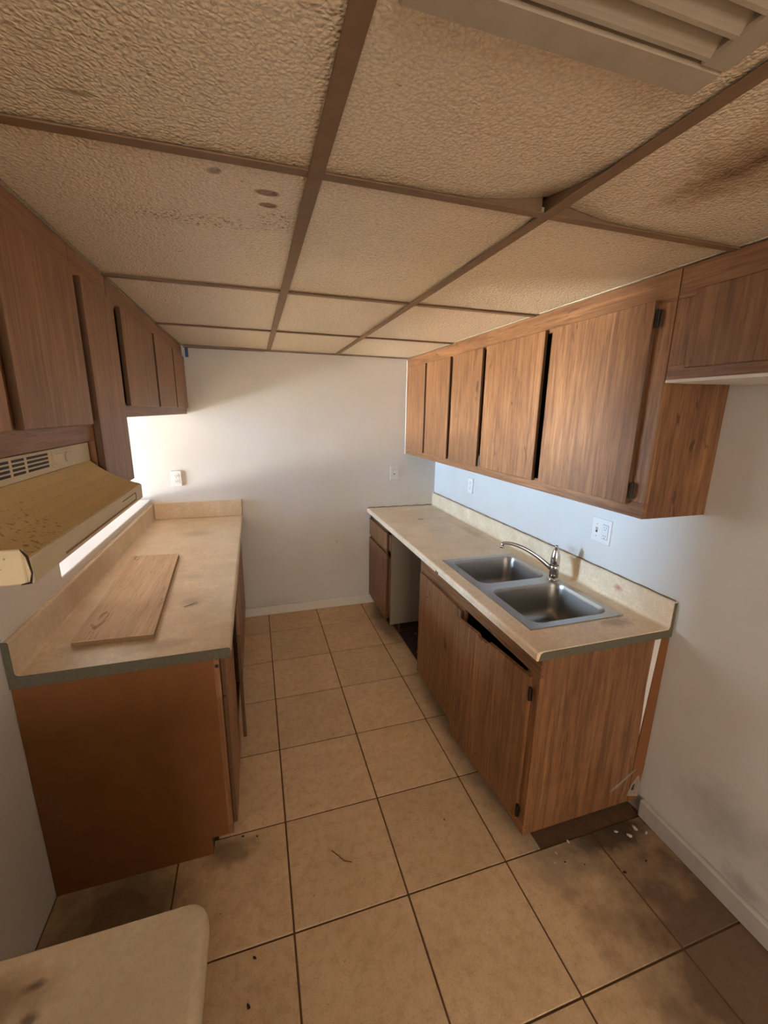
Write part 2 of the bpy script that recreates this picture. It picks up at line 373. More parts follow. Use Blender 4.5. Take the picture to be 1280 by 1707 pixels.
# ------------------------------------------------------------------ dropped ceiling
bm = bmesh.new(); abox(bm, XL, XR, YBACK, YB, ZC+.09, ZC+.14)
ceil = struct(link('ceiling', bm, 'duct_dark'), 'dropped ceiling of stained textured panels in a brown grid')
CX = [-.785, -.468, .142, .670, XRU, XR]; CY = [YBACK, .067, .933, 1.799, 2.661, YB]
def ceil_tile(x0, x1, y0, y1, mat, lift=None):
    bm = bmesh.new(); n = 8
    g = 0.004; x0 += g; x1 -= g; y0 += g; y1 -= g
    V = []
    for iy in range(n+1):
        row = []
        for ix in range(n+1):
            u, v = ix/n, iy/n
            dz = -.004*math.sin(PI*u)*math.sin(PI*v)
            for (cu, cv, h) in (lift or []):
                d = math.hypot((u-cu)*(x1-x0), (v-cv)*(y1-y0)); dz += h*max(0, 1-d/.22)**1.5
            row.append(bm.verts.new((x0+(x1-x0)*u, y0+(y1-y0)*v, ZC+.004+dz)))
        V.append(row)
    for iy in range(n):
        for ix in range(n): bm.faces.new((V[iy][ix], V[iy][ix+1], V[iy+1][ix+1], V[iy+1][ix]))
    r = bmesh.ops.extrude_face_region(bm, geom=list(bm.faces))
    for v in [e for e in r['geom'] if isinstance(e, bmesh.types.BMVert)]: v.co.z += .012
    return link('ceiling_tile', bm, mat, ceil)
for a in range(5):
    for b in range(5):
        lift = []
        if (a, b) == (2, 1): lift = [(1, 1, .030)]
        if (a, b) == (3, 1): lift = [(0, 1, .026)]
        if (a, b) == (1, 0): lift = []
        ceil_tile(CX[a], CX[a+1], CY[b], CY[b+1], 'ceiling_panel_stained' if (a, b) == (3, 1) else 'ceiling_panel', lift)
def tbar(x0, x1, y0, y1):
    bm = bmesh.new(); along_y = (y1-y0) > (x1-x0)
    abox(bm, x0, x1, y0, y1, ZC-.004, ZC-.001, .0008)
    if along_y: cx = (x0+x1)/2; abox(bm, cx-.002, cx+.002, y0, y1, ZC-.001, ZC+.035)
    else: cy = (y0+y1)/2; abox(bm, x0, x1, cy-.002, cy+.002, ZC-.001, ZC+.035)
    return link('grid_bar', bm, 'grid_bar_paint', ceil)
bw = .015
for x in (CX[2], CX[3]): tbar(x-bw, x+bw, YBACK, YB-.004)
for y in CY[1:5]:
    for x0, x1 in ((XLU, CX[2]-bw), (CX[2]+bw, CX[3]-bw), (CX[3]+bw, XRU)): tbar(x0, x1, y-bw*.85, y+bw*.85)
box('wall_angle', 'grid_bar_paint', ceil, XLU+.02, XRU-.005, YB-.022, YB-.001, ZC-.006, ZC-.002)
box('wall_angle', 'grid_bar_paint', ceil, XLU+.02, CX[2]-.03, YB-.05, YB-.023, ZC-.012, ZC-.006)

# ceiling grille
vx0, vx1, vy0, vy1 = .175, .606, .095, .543
vent = thing('ceiling_vent', 'dirty cream louvered grille set in the ceiling near the camera', 'vent', (.39, .32, ZC-.02))
bm = bmesh.new(); fwid = .044; zt, zb = ZC-.002, ZC-.016
for (a0, a1, b0, b1) in ((vx0, vx1, vy1-fwid, vy1), (vx0, vx1, vy0, vy0+fwid), (vx0, vx0+fwid, vy0+fwid, vy1-fwid), (vx1-fwid, vx1, vy0+fwid, vy1-fwid)):
    abox(bm, a0, a1, b0, b1, zb, zt, .003)
link('frame', bm, 'vent_paint', vent)
box('duct_back', 'duct_dark', vent, vx0+fwid*.6, vx1-fwid*.6, vy0+fwid*.6, vy1-fwid*.6, ZC-.0035, ZC-.0015)
nl = 11; span = (vy1-vy0-2*fwid)
for k in range(nl):
    yc = vy0+fwid+span*(k+.5)/nl
    bm = bmesh.new(); q = []
    for s in range(5):                     # curved blade
        a = s/4; q.append((yc - .013 + .022*a, zt-.003 - .011*math.sin(a*PI*.55)))
    v0 = [bm.verts.new((vx0+fwid-.004, y, z)) for y, z in q] + [bm.verts.new((vx0+fwid-.004, y, z+.0016)) for y, z in q[::-1]]
    v1 = [bm.verts.new((vx1-fwid+.004, v.co.y, v.co.z)) for v in v0]
    bm.faces.new(v0); bm.faces.new(v1[::-1]); n = len(v0)
    for i in range(n): bm.faces.new((v0[i], v0[(i+1) % n], v1[(i+1) % n], v1[i]))
    link('louver', bm, 'vent_paint', vent)

# ------------------------------------------------------------------ cabinet helpers
def carcass(name, mat, parent, x0, x1, y0, y1, z0, z1, face, t=.016):
    # box open towards face ('+x' or '-x')
    L = [(x0, x1, y0, y0+t, z0, z1), (x0, x1, y1-t, y1, z0, z1), (x0, x1, y0+t, y1-t, z0, z0+t), (x0, x1, y0+t, y1-t, z1-t, z1)]
    L.append((x0, x0+t/2, y0+t, y1-t, z0+t, z1-t) if face == '+x' else (x1-t/2, x1, y0+t, y1-t, z0+t, z1-t))
    return boxes(name, mat, parent, L)
def hinge(parent, x, y, z, s):
    bm = bmesh.new(); abox(bm, min(x, x+s*.004), max(x, x+s*.004), y-.010, y+.010, z-.026, z+.026, .001)
    tube(bm, [(x+s*.006, y, z-.028), (x+s*.006, y, z+.028)], .0055, 8)
    return link('hinge', bm, 'dark_metal', parent)

# ------------------------------------------------------------------ right wall cabinets (five doors)
c = thing('wall_cabinet', 'long oak wall cabinet with five doors above the sink counter', 'cabinet', (1.43, 2.3, ZRU))
carcass('carcass', 'oak_upright', c, XRU+.018, XR-.001, YRU0, YB-.002, ZRU, ZC-.0015, '-x')
box('rail', 'oak_across', c, XRU, XRU+.018, YRU0, YB-.012, 2.100, ZC-.0015, .001)
box('rail', 'oak_across', c, XRU, XRU+.018, YRU0, YB-.012, ZRU, 1.452, .001)
for (a, b) in ((YRU0, 1.160), (1.615, 1.66), (2.155, 2.215), (2.585, 2.63), (3.03, 3.09), (3.40, YB-.012)):
    box('stile', 'oak_upright', c, XRU, XRU+.018, a, b, 1.452, 2.100, .0008)
DR = [(3.072, 3.455), (2.645, 3.040), (2.227, 2.605), (1.688, 2.186), (1.143, 1.641)]
for k, (a, b) in enumerate(DR):
    d = door_slab('door', 'oak_upright', c, XRU-.018, XRU-.001, a, b, 1.440, 2.112, .002)
    if k == 4: hinge(d, XRU-.008, a-.012, 2.055, -1); hinge(d, XRU-.008, a-.012, 1.490, -1)
    if k == 3: hinge(d, XRU-.004, b+.016, 1.475, -1)
box('filler_strip', 'white_filler', c, XRU-.006, XRU+.012, YB-.012, YB-.002, ZRU-.004, ZC-.02)

# refrigerator cabinet
c = thing('wall_cabinet', 'short oak cabinet above the empty refrigerator space', 'cabinet', (1.43, .6, 1.86))
fy0, fy1 = .13, YRU0-.003
carcass('carcass', 'oak_upright', c, XRU+.018, XR-.001, fy0, fy1, 1.866, ZC-.0015, '-x')
box('rail', 'oak_across', c, XRU, XRU+.018, fy0, fy1, 2.100, ZC-.0015, .001)
box('rail', 'oak_across', c, XRU, XRU+.018, fy0, fy1, 1.862, 1.905, .001)
for (a, b) in ((1.005, fy1), (.56, .62), (fy0, .19)): box('stile', 'oak_upright', c, XRU, XRU+.018, a, b, 1.905, 2.100, .0008)
for (a, b) in ((.61, 1.012), (.17, .57)): door_slab('door', 'oak_upright', c, XRU-.018, XRU-.001, a, b, 1.893, 2.114, .002)
bm = bmesh.new(); slab(bm, [(XRU-.004, fy0), (XRU-.004, fy1-.004), (XRU+.10, fy1-.01), (XRU+.18, fy1-.03), (XR-.01, fy1-.05), (XR-.002, fy0)], 1.853, 1.862)
tag(link('underside', bm, 'white_filler', c), 'rough white painted underside')

# ------------------------------------------------------------------ left wall cabinets
c = thing('wall_cabinet', 'three-door brown wall cabinet hanging over the pass-through', 'cabinet', (-.63, 2.65, 1.71))
carcass('carcass', 'brown_upright', c, XL+.001, XLU-.018, 1.822, YB-.004, 1.716, ZC-.0015, '+x')
box('rail', 'brown_across', c, XLU-.018, XLU, 1.822, YB-.004, 2.104, ZC-.0015, .001)
box('rail', 'brown_across', c, XLU-.018, XLU, 1.822, YB-.004, 1.714, 1.766, .001)
for (a, b) in ((2.425, 2.495), (2.965, 3.02), (3.41, YB-.004)): box('stile', 'brown_upright', c, XLU-.018, XLU, a, b, 1.766, 2.104, .0008)
for k, (a, b) in enumerate(((1.902, 2.438), (2.476, 2.985), (3.012, 3.455))):
    d = door_slab('door', 'brown_upright', c, XLU+.001, XLU+.018, a, b, 1.758, 2.116, .002)
    if k == 0: hinge(d, XLU-.012, a-.030, 1.800, 1)
c = thing('wall_cabinet', 'narrow tall brown cabinet front beside the range hood', 'cabinet', (-.63, 1.65, 1.50))
carcass('carcass', 'brown_upright', c, XL+.001, XLU-.018, 1.502, 1.812, 1.50, ZC-.0015, '+x')
box('rail', 'brown_across', c, XLU-.018, XLU, 1.502, 1.814, 2.104, ZC-.0015, .001)
for (a, b) in ((1.502, 1.522), (1.790, 1.812)): box('stile', 'brown_upright', c, XLU-.018, XLU, a, b, 1.50, 2.104, .0008)
door_slab('door', 'brown_upright', c, XLU+.001, XLU+.020, 1.508, 1.812, 1.484, 2.114, .002)
c = thing('wall_cabinet', 'brown two-door cabinet directly above the range hood', 'cabinet', (-.63, 1.1, 1.65))
carcass('carcass', 'brown_upright', c, XL+.001, XLU-.018, .60, 1.499, 1.650, ZC-.0015, '+x')
box('rail', 'brown_across', c, XLU-.018, XLU, .60, 1.499, 2.104, ZC-.0015, .001)
box('rail', 'brown_across', c, XLU-.018, XLU, .60, 1.499, 1.650, 1.712, .001)
for (a, b) in ((.60, .64), (1.0, 1.068), (1.445, 1.499)): box('stile', 'brown_upright', c, XLU-.018, XLU, a, b, 1.712, 2.104, .0008)
for (a, b) in ((1.056, 1.462), (.615, 1.011)): door_slab('door', 'brown_upright', c, XLU+.001, XLU+.018, a, b, 1.700, 2.113, .002)

# ------------------------------------------------------------------ range hood
hy0, hy1 = .760, 1.474
c = thing('range_hood', 'greasy cream and ochre range hood under the brown cabinets', 'range hood', (-.57, 1.1, 1.47))
curve = [(-.480, 1.592), (-.458, 1.572), (-.432, 1.553), (-.404, 1.537), (-.376, 1.525), (-.352, 1.517)]
bm = bmesh.new(); prism(bm, [(XL+.002, 1.646), (-.484, 1.646), (-.484, 1.592)] + curve + [(-.356, 1.490), (XL+.002, 1.490)], hy0+.002, hy1-.002)
link('canopy', bm, 'hood_top', c)
bm = bmesh.new(); abox(bm, -.484, -.479, hy0, hy1, 1.593, 1.647, .001)
strip = link('control_strip', bm, 'hood_enamel', c)
bm = bmesh.new()
abox(bm, -.358, -.349, hy0, hy1, 1.471, 1.516, .003, 2); abox(bm, XL+.004, -.358, hy0-.001, hy0+.007, 1.471, 1.530, .002); abox(bm, XL+.004, -.358, hy1-.007, hy1, 1.471, 1.516, .002)
lip = link('lip', bm, 'hood_enamel', c)
bm = bmesh.new(); abox(bm, -.3492, -.3478, .885, 1.395, 1.4795, 1.4830); abox(bm, -.3492, -.3478, 1.392, 1.395, 1.483, 1.502); abox(bm, -.3492, -.3478, 1.26, 1.392, 1.5005, 1.5025)
link('groove', bm, 'plywood_edge', lip)
bm = bmesh.new(); tube(bm, [(-.360, hy0-.001, 1.530), (-.352, hy0-.002, 1.518), (-.3495, hy0-.001, 1.490), (-.353, hy0-.002, 1.474), (-.366, hy0-.002, 1.472)], [.0008, .002, .0012, .0022, .0008], 6)
tag(link('seam', bm, 'debris_dark', lip), 'dark grimy corner seam')
for (a, b) in ((1.104, 1.204), (1.042, 1.092), (.975, 1.030), (.86, .962)):
    for k in range(4): box('slot', 'dark_slot', strip, -.4793, -.4785, a, b, 1.6065+k*.0093, 1.6120+k*.0093)
bm = bmesh.new()
for z0 in (0,): slab(bm, [], 0, 0) if False else None
def rr_yz(bm, x0, x1, y0, y1, z0, z1, r):
    pts = rrect(y0, y1, z0, z1, r, 4)
    a = [bm.verts.new((x0, y, z)) for y, z in pts]; b = [bm.verts.new((x1, y, z)) for y, z in pts]; n = len(pts)
    bm.faces.new(a); bm.faces.new(b[::-1])
    for i in range(n): bm.faces.new((a[i], a[(i+1) % n], b[(i+1) % n], b[i]))
bm.free(); bm = bmesh.new(); rr_yz(bm, -.4792, -.4772, 1.216, 1.372, 1.6025, 1.6385, .016)
link('switch_plate', bm, 'hood_enamel', strip)
for (a, b) in ((1.234, 1.284), (1.298, 1.348)):
    bm = bmesh.new(); rr_yz(bm, -.4775, -.4735, a, b, 1.608, 1.633, .007); s = link('rocker_switch', bm, 'hood_enamel', strip)

# ------------------------------------------------------------------ counters
def counter_profile(xf, xw, z, zs, sgn):
    # front nose -> deck -> coved splash; sgn=+1: wall on the right
    s = sgn; r = .012; P = []
    P.append((xf + s*.030, z-.037)); P.append((xf + s*.004, z-.037)); P.append((xf, z-.034))
    for k in range(5):
        a = PI - PI/2*k/4; P.append((xf + s*r + s*r*math.cos(a), z-r + r*math.sin(a)))
    return P
def splash_profile(xw, z, zs, s):
    P = []; xi = xw - s*.020; rc = .014
    for k in range(5):
        a = -PI/2 + PI/2*k/4; P.append((xi - s*rc + s*rc*math.cos(a), z+rc + rc*math.sin(a)))
    for k in range(5):
        a = PI - PI/2*k/4; P.append((xi + s*.008 + s*.008*math.cos(a), zs-.008+.008*math.sin(a)))
    P.append((xw - s*.001, zs)); P.append((xw - s*.001, z-.037))
    return P
# right counter with the sink cut-out
SX0, SX1, SY0, SY1 = 1.008, 1.474, 1.256, 2.084
zsr = 1.030
rc_ = thing('countertop', 'long tan laminate counter with backsplash holding the steel sink', 'countertop', (1.25, 2.3, .87))
full = counter_profile(XRF, XR, H, zsr, 1) + splash_profile(XR, H, zsr, 1) + [(XR-.001, H-.030), (XRF+.030, H-.030)]
bm = bmesh.new()
cy0, cy1 = SY0+.02, SY1-.02
prism(bm, full, YR0+.003, cy0); prism(bm, full, cy1, YB-.002)
fr = counter_profile(XRF, XR, H, zsr, 1) + [(SX0+.02, H), (SX0+.02, H-.030), (XRF+.030, H-.030)]
bk = [(SX1-.02, H)] + splash_profile(XR, H, zsr, 1) + [(SX1-.02, H-.030)]
prism(bm, fr, cy0, cy1); prism(bm, bk, cy0, cy1)
link('deck', bm, 'laminate_right', rc_)
bm = bmesh.new(); prism(bm, [(XRF+.010, H-.036), (XRF+.018, H-.010), (XRF+.03, H-.004), (XR-.022, H-.004), (XR-.016, H+.01), (XR-.016, zsr-.004), (XR-.003, zsr-.004), (XR-.003, H-.036)], YR0, YR0+.003)
tag(link('raw_edge', bm, 'raw_particle', rc_), 'bare particle board cut end')
bm = bmesh.new(); prism(bm, [(XRF-.0006, H-.041), (XRF-.0006, H-.022), (XRF+.004, H-.022), (XRF+.004, H-.041)], 1.972, 2.010)
tag(link('chip', bm, 'caulk', rc_), 'chipped laminate edge')
pts = []
for k in range(40):
    u = k/39; x = XRF+.005 + u*(XR-.03-XRF); pts.append((x, YB-.006-.003*math.sin(k*1.7), H+.003+.002*math.sin(k*.9)))
bm = bmesh.new(); tube(bm, pts, .0035, 6); tag(link('caulk_bead', bm, 'caulk', rc_), 'cracked brown caulk along the wall')
pts = [(XR-.004-.002*math.sin(k*1.3), YR0+.01+k*(YB-YR0-.02)/60, zsr+.001+.001*math.sin(k*2.1)) for k in range(61)]
bm = bmesh.new(); tube(bm, pts, .003, 6); link('caulk_bead', bm, 'caulk', rc_)
# left counter
zsl = 1.036
lc = thing('countertop', 'worn tan laminate counter under the pass-through', 'countertop', (-.45, 2.4, .87))
fl = counter_profile(XLF, XL, H, zsl, -1) + splash_profile(XL, H, zsl, -1) + [(XL+.001, H-.030), (XLF-.030, H-.030)]
bm = bmesh.new(); prism(bm, fl, YL0+.004, YB-.002); link('deck', bm, 'laminate_left', lc)
bm = bmesh.new(); prism(bm, counter_profile(XLF, XL, H, zsl, -1) + splash_profile(XL, H, zsl, -1) + [(XL+.001, H-.040), (XLF-.030, H-.037)], YL0, YL0+.004)
tag(link('raw_edge', bm, 'raw_particle', lc), 'grey green bare cut end')
bm = bmesh.new(); abox(bm, XL+.022, XLF-.002, YB-.022, YB-.002, H, 1.046, .003); link('end_splash', bm, 'laminate_left', lc)
box('end_cap', 'plywood_edge', lc, XLF-.002, XLF, YB-.023, YB-.002, H+.001, 1.046)
bm = bmesh.new(); tube(bm, [(XL+.003, YL0+.01+k*.2, zsl+.001) for k in range(10)], .003, 6); link('caulk_bead', bm, 'white_filler', lc)
# pass-through sill cap
bm = bmesh.new(); abox(bm, XL-.125, XL+.004, YPASS+.002, YB-.002, ZLEDGE, ZLEDGE+.010, .003); struct(link('trim_1', bm, 'frame_white'), 'white sill of the pass-through')
# near counter
nc = thing('countertop', 'speckled cream counter end in the near left corner', 'countertop', (-.45, .1, .87))
def nose_slab(bm, x0, x1, y0, y1, z0, z1, r, rp):
    # slab with a rounded plan corner at (x1,y1); nested outlines make the bullnose
    rings = []
    prof = [(0, z0), (0, z1-r)] + [(r*(1-math.cos(PI/2*k/4)), z1-r+r*math.sin(PI/2*k/4)) for k in range(1, 5)]
    for ins, z in prof:
        q = [(x0, y0), (x1-ins, y0)]
        for k in range(9):
            a = PI/2*k/8; rr = rp-ins*.6; q.append((x1-ins-rr+rr*math.cos(a), y1-ins*.35-rr+rr*math.sin(a)))
        q.append((x0, y1-ins*.35)); rings.append([bm.verts.new((x, y, z)) for x, y in q])
    bm.faces.new(rings[0]); bm.faces.new(rings[-1])
    for A, B in zip(rings, rings[1:]):
        n = len(A)
        for i in range(n): bm.faces.new((A[i], A[(i+1) % n], B[(i+1) % n], B[i]))
bm = bmesh.new(); nose_slab(bm, XL+.002, -.119, -.62, .618, H-.040, H, .016, .030)
o = link('deck', bm, 'laminate_near', nc)
for f in o.data.polygons: f.use_smooth = abs(f.normal.z) < .999
bm = bmesh.new(); abox(bm, XL+.001, XL+.020, -.62, .614, H, 1.03, .004); link('backsplash', bm, 'laminate_near', nc)

# ------------------------------------------------------------------ base cabinets
def drawer_door(parent, mat, xa, xb, y0, y1, zd0, zd1, zr0, zr1):
    door_slab('door', mat, parent, xa, xb, y0, y1, zd0, zd1, .002); door_slab('drawer_front', mat, parent, xa, xb, y0, y1, zr0, zr1, .002)
# left run
c = thing('base_cabinet', 'long brown base cabinet with open sagging door under the left counter', 'cabinet', (-.47, 2.4, 0))
bx = -.183
carcass('carcass', 'interior_wood', c, XL+.002, bx, 1.470, YB-.004, .082, H-.042, '+x')
box('toe_kick', 'kick_board', c, -.262, -.246, 1.470, YB-.024, 0, .082)
bm = bmesh.new(); prism(bm, [(XL+.002, .0), (-.247, .0), (-.247, .082), (bx, .082), (bx, H-.041), (XL+.002, H-.041)], 1.452, 1.469)
tag(link('end_panel', bm, 'hardboard', c), 'dark reddish brown hardboard end')
LY = [(1.468, 1.895), (1.935, 2.415), (2.445, 2.945), (2.975, 3.470)]
box('rail', 'brown_across', c, bx, bx+.018, 1.452, YB-.004, H-.062, H-.042); box('rail', 'brown_across', c, bx, bx+.018, 1.452, YB-.004, .082, .125); box('rail', 'brown_across', c, bx, bx+.018, 1.452, YB-.004, .685, .715)
for (a, b) in ((1.452, 1.49), (1.885, 1.945), (2.405, 2.455), (2.935, 2.985), (3.455, YB-.004)): box('stile', 'brown_upright', c, bx, bx+.018, a, b, .125, .685); box('stile', 'brown_upright', c, bx, bx+.018, a, b, .715, H-.062)
for k, (a, b) in enumerate(LY):
    door_slab('drawer_front', 'brown_upright', c, bx+.019, bx+.037, a, b, .705, .862, .005, 2)
    d = door_slab('door', 'brown_upright', c, bx+.019, bx+.036, a, b, .112, .695, .004, 2)
    if k == 1:
        # swung a little open about its far hinge
        piv = Vector((bx+.019, b, 0)) - parent_base(c); R = Matrix.Translation(piv) @ Matrix.Rotation(math.radians(3.6), 4, 'Z') @ Matrix.Translation(-piv)
        d.data.transform(R)
bm = bmesh.new(); lathe(bm, (0, 0, 0), [(.004, 0), (.007, .001), (.007, .003), (.003, .004)], 10)
bmesh.ops.rotate(bm, verts=bm.verts, cent=(0, 0, 0), matrix=Matrix.Rotation(PI/2, 3, 'X')); bmesh.ops.translate(bm, verts=bm.verts, vec=(-.174, 1.453, .845)); link('screw_head', bm, 'dark_metal', c)

# right: drawer base at the far end
XF = .965
c = thing('base_cabinet', 'small drawer and door oak cabinet against the end wall', 'cabinet', (1.27, 3.2, 0))
carcass('carcass', 'interior_wood', c, XF+.018, XR-.002, 2.905, YB-.004, .082, H-.042, '-x')
box('side_panel', 'board_white', c, XF+.004, XR-.004, 2.899, 2.905, .082, H-.042)
box('toe_kick', 'kick_board', c, XF+.075, XF+.091, 2.905, YB-.024, 0, .082)
box('rail', 'oak_across', c, XF, XF+.018, 2.905, YB-.014, .825, H-.042); box('rail', 'oak_across', c, XF, XF+.018, 2.905, YB-.014, .645, .695); box('rail', 'oak_across', c, XF, XF+.018, 2.905, YB-.014, .072, .125)
for (a, b) in ((2.902, 2.985), (3.45, YB-.014)): box('stile', 'oak_upright', c, XF, XF+.018, a, b, .082, H-.042)
door_slab('drawer_front', 'oak_upright', c, XF-.018, XF-.001, 2.955, 3.475, .685, .830, .003); door_slab('door', 'oak_upright', c, XF-.018, XF-.001, 2.955, 3.475, .105, .655, .003)
box('filler_strip', 'white_filler', c, XF-.012, XF+.006, YB-.013, YB-.003, .06, H-.045)

# sink base
c = thing('base_cabinet', 'oak sink base with a crooked ajar door and bare end panel', 'cabinet', (1.27, 1.7, 0))
s0, s1 = 1.122, 2.300
boxes('carcass', 'interior_wood', c, [(XF+.018, XR-.03, s0+.012, s0+.022, .066, H-.042), (XF+.018, XR-.002, s1-.014, s1, .066, H-.042), (XF+.018, XR-.002, s0+.022, s1-.014, .066, .082), (XR-.010, XR-.002, s0+.022, s1-.014, .082, H-.042)])
box('rail', 'oak_across', c, XF, XF+.018, s0-.001, s1, .794, H-.042, .001); box('rail', 'oak_across', c, XF, XF+.018, s0-.001, s1, .062, .120, .001)
for (a, b) in ((s0-.001, 1.195), (1.705, 1.755), (2.245, s1)): box('stile', 'oak_upright', c, XF, XF+.018, a, b, .120, .794, .0008)
box('rail', 'oak_across', c, XF+.001, XF+.017, 1.755, 2.245, .760, .794)
door_slab('door', 'oak_upright', c, XF-.018, XF-.001, 1.715, 2.262, .092, .782, .002)
# ajar door, chipped along its top, hinge at the near stile
bm = bmesh.new(); L_ = .535
prof = [(0, .112), (L_, .100), (L_, .770), (L_-.02, .773), (L_-.19, .777), (L_-.205, .765), (L_-.26, .767), (L_-.275, .779), (.02, .780), (0, .780)]
th = math.atan2(.949-.903, L_)
ca, sa = math.cos(th), math.sin(th)
v0 = [bm.verts.new((.949 - u*sa, 1.160 + u*ca, z)) for u, z in prof]; v1 = [bm.verts.new((.949 - u*sa + .017*ca, 1.160 + u*ca + .017*sa, z)) for u, z in prof]
bm.faces.new(v0); bm.faces.new(v1[::-1]); n = len(v0)
for i in range(n): bm.faces.new((v0[i], v0[(i+1) % n], v1[(i+1) % n], v1[i]))
d = tag(link('door', bm, 'oak_upright', c), 'warped oak door standing ajar with a chipped top edge')
hinge(d, .955, 1.150, .715, -1); hinge(d, .955, 1.150, .165, -1)
pe = .010
box('end_panel', 'oak_upright', c, XF+.0185, 1.512, s0, s0+.012, .064, H-.041)
bm = bmesh.new(); v = [(1.512, .064), (1.562, .064), (1.575, .24), (1.578, .873), (1.535, .873), (1.512, .30)]
prism(bm, v, s0-.002, s0+.010); tag(link('scribe_strip', bm, 'hardboard', c), 'loose dark brown scribe strip')
bm = bmesh.new(); prism(bm, [(1.512, .42), (1.534, .873), (1.503, .873), (1.500, .66)], s0-.0012, s0+.006); tag(link('filler_gap', bm, 'white_filler', c), 'white plaster showing in a tapering gap')
bm = bmesh.new(); prism(bm, [(1.40, .150), (1.43, .160), (1.53, .232), (1.53, .240), (1.42, .170)], s0-.0025, s0); tag(link('scrape', bm, 'caulk_pale', c), 'pale diagonal scrape')
bm = bmesh.new(); prism(bm, [(1.500, .10), (1.565, .08), (1.57, .15), (1.55, .20), (1.52, .16)], s0-.0028, s0-.001); link('plaster_patch', bm, 'caulk_pale', c)
bm = bmesh.new(); prism(bm, [(1.520, .125), (1.535, .125), (1.537, .158), (1.524, .150)], s0-.0036, s0-.002); link('hole', bm, 'dark_slot', c)
box('plinth', 'kick_board', c, XF+.070, XR-.03, s0+.045, s0+.062, 0, .066); box('toe_kick', 'kick_board', c, XF+.070, XF+.086, s0+.062, s1, 0, .066)

# near left base under the foreground counter
c = thing('base_cabinet', 'brown base cabinet under the near left counter end', 'cabinet', (-.47, 0, 0))
carcass('carcass', 'interior_wood', c, XL+.002, bx, -.60, .598, .082, H-.042, '+x'); box('toe_kick', 'kick_board', c, -.262, -.246, -.60, .598, 0, .082)
box('end_panel', 'hardboard', c, XL+.002, bx, .598, .606, 0.0, H-.042)
for (a, b) in ((-.58, -.02), (.02, .585)): drawer_door(c, 'brown_upright', bx+.001, bx+.019, a, b, .10, .69, .71, .86)

# ------------------------------------------------------------------ sink
sk = thing('sink', 'double bowl stainless steel sink set into the right counter', 'sink', (1.24, 1.67, .75))
zr = H+.005
B = [(1.048, 1.440, 1.706, 2.050), (1.048, 1.440, 1.290, 1.636)]
mid = 1.671
bm = bmesh.new()
outer_loops = []
for (x0, x1, y0, y1), (oy0, oy1) in zip(B, ((mid, SY1), (SY0, mid))):
    cx, cy = (x0+x1)/2, (y0+y1)/2
    inner = rrect(x0, x1, y0, y1, .055, 8)
    # add outer points by casting from the bowl centre to the rim rectangle
    ring_o, ring_i = [], []
    for (px, py) in inner:
        dx, dy = px-cx, py-cy
        t1 = min(((SX1 if dx > 0 else SX0)-cx)/dx if abs(dx) > 1e-9 else 9, ((oy1 if dy > 0 else oy0)-cy)/dy if abs(dy) > 1e-9 else 9)
        ring_o.append([cx+dx*t1, cy+dy*t1]); ring_i.append((px, py))
    for (qx, qy) in ((SX0, oy0), (SX0, oy1), (SX1, oy0), (SX1, oy1)):      # snap nearest to the true corners
        k = min(range(len(ring_o)), key=lambda i: (ring_o[i][0]-qx)**2+(ring_o[i][1]-qy)**2); ring_o[k] = [qx, qy]
    vo = [bm.verts.new((x, y, zr-.001)) for x, y in ring_o]; vi = [bm.verts.new((x, y, zr)) for x, y in ring_i]
    n = len(vo)
    for i in range(n): bm.faces.new((vo[i], vo[(i+1) % n], vi[(i+1) % n], vi[i]))
    vd = [bm.verts.new((x, y, H+.0005)) for x, y in ring_o]
    for i in range(n):
        a, b = ring_o[i], ring_o[(i+1) % n]
        if abs(a[1]-mid) < 1e-4 and abs(b[1]-mid) < 1e-4: continue
        bm.faces.new((vo[i], vd[i], vd[(i+1) % n], vo[(i+1) % n]))
rim = link('rim', bm, 'steel', sk)
for (x0, x1, y0, y1) in B:
    bm = bmesh.new(); rings = []
    for (ins, dz, r) in ((0, 0, .055), (.002, -.004, .055), (.006, -.02, .055), (.014, -.125, .052), (.020, -.148, .050), (.032, -.163, .045), (.050, -.170, .040), (.10, -.173, .035)):
        rings.append([bm.verts.new((x, y, zr+dz)) for x, y in rrect(x0+ins, x1-ins, y0+ins, y1-ins, r, 8)])
    for a, b in zip(rings, rings[1:]):
        n = len(a)
        for i in range(n): bm.faces.new((a[i], a[(i+1) % n], b[(i+1) % n], b[i]))
    bm.faces.new(rings[-1])
    bw_ = link('bowl', bm, 'steel_worn', sk, smooth=True)
    bm = bmesh.new(); lathe(bm, ((x0+x1)/2, (y0+y1)/2, 0), [(.020, zr-.1725), (.022, zr-.169), (.040, zr-.169), (.042, zr-.1722)], 24); link('drain', bm, 'chrome', bw_, smooth=True)

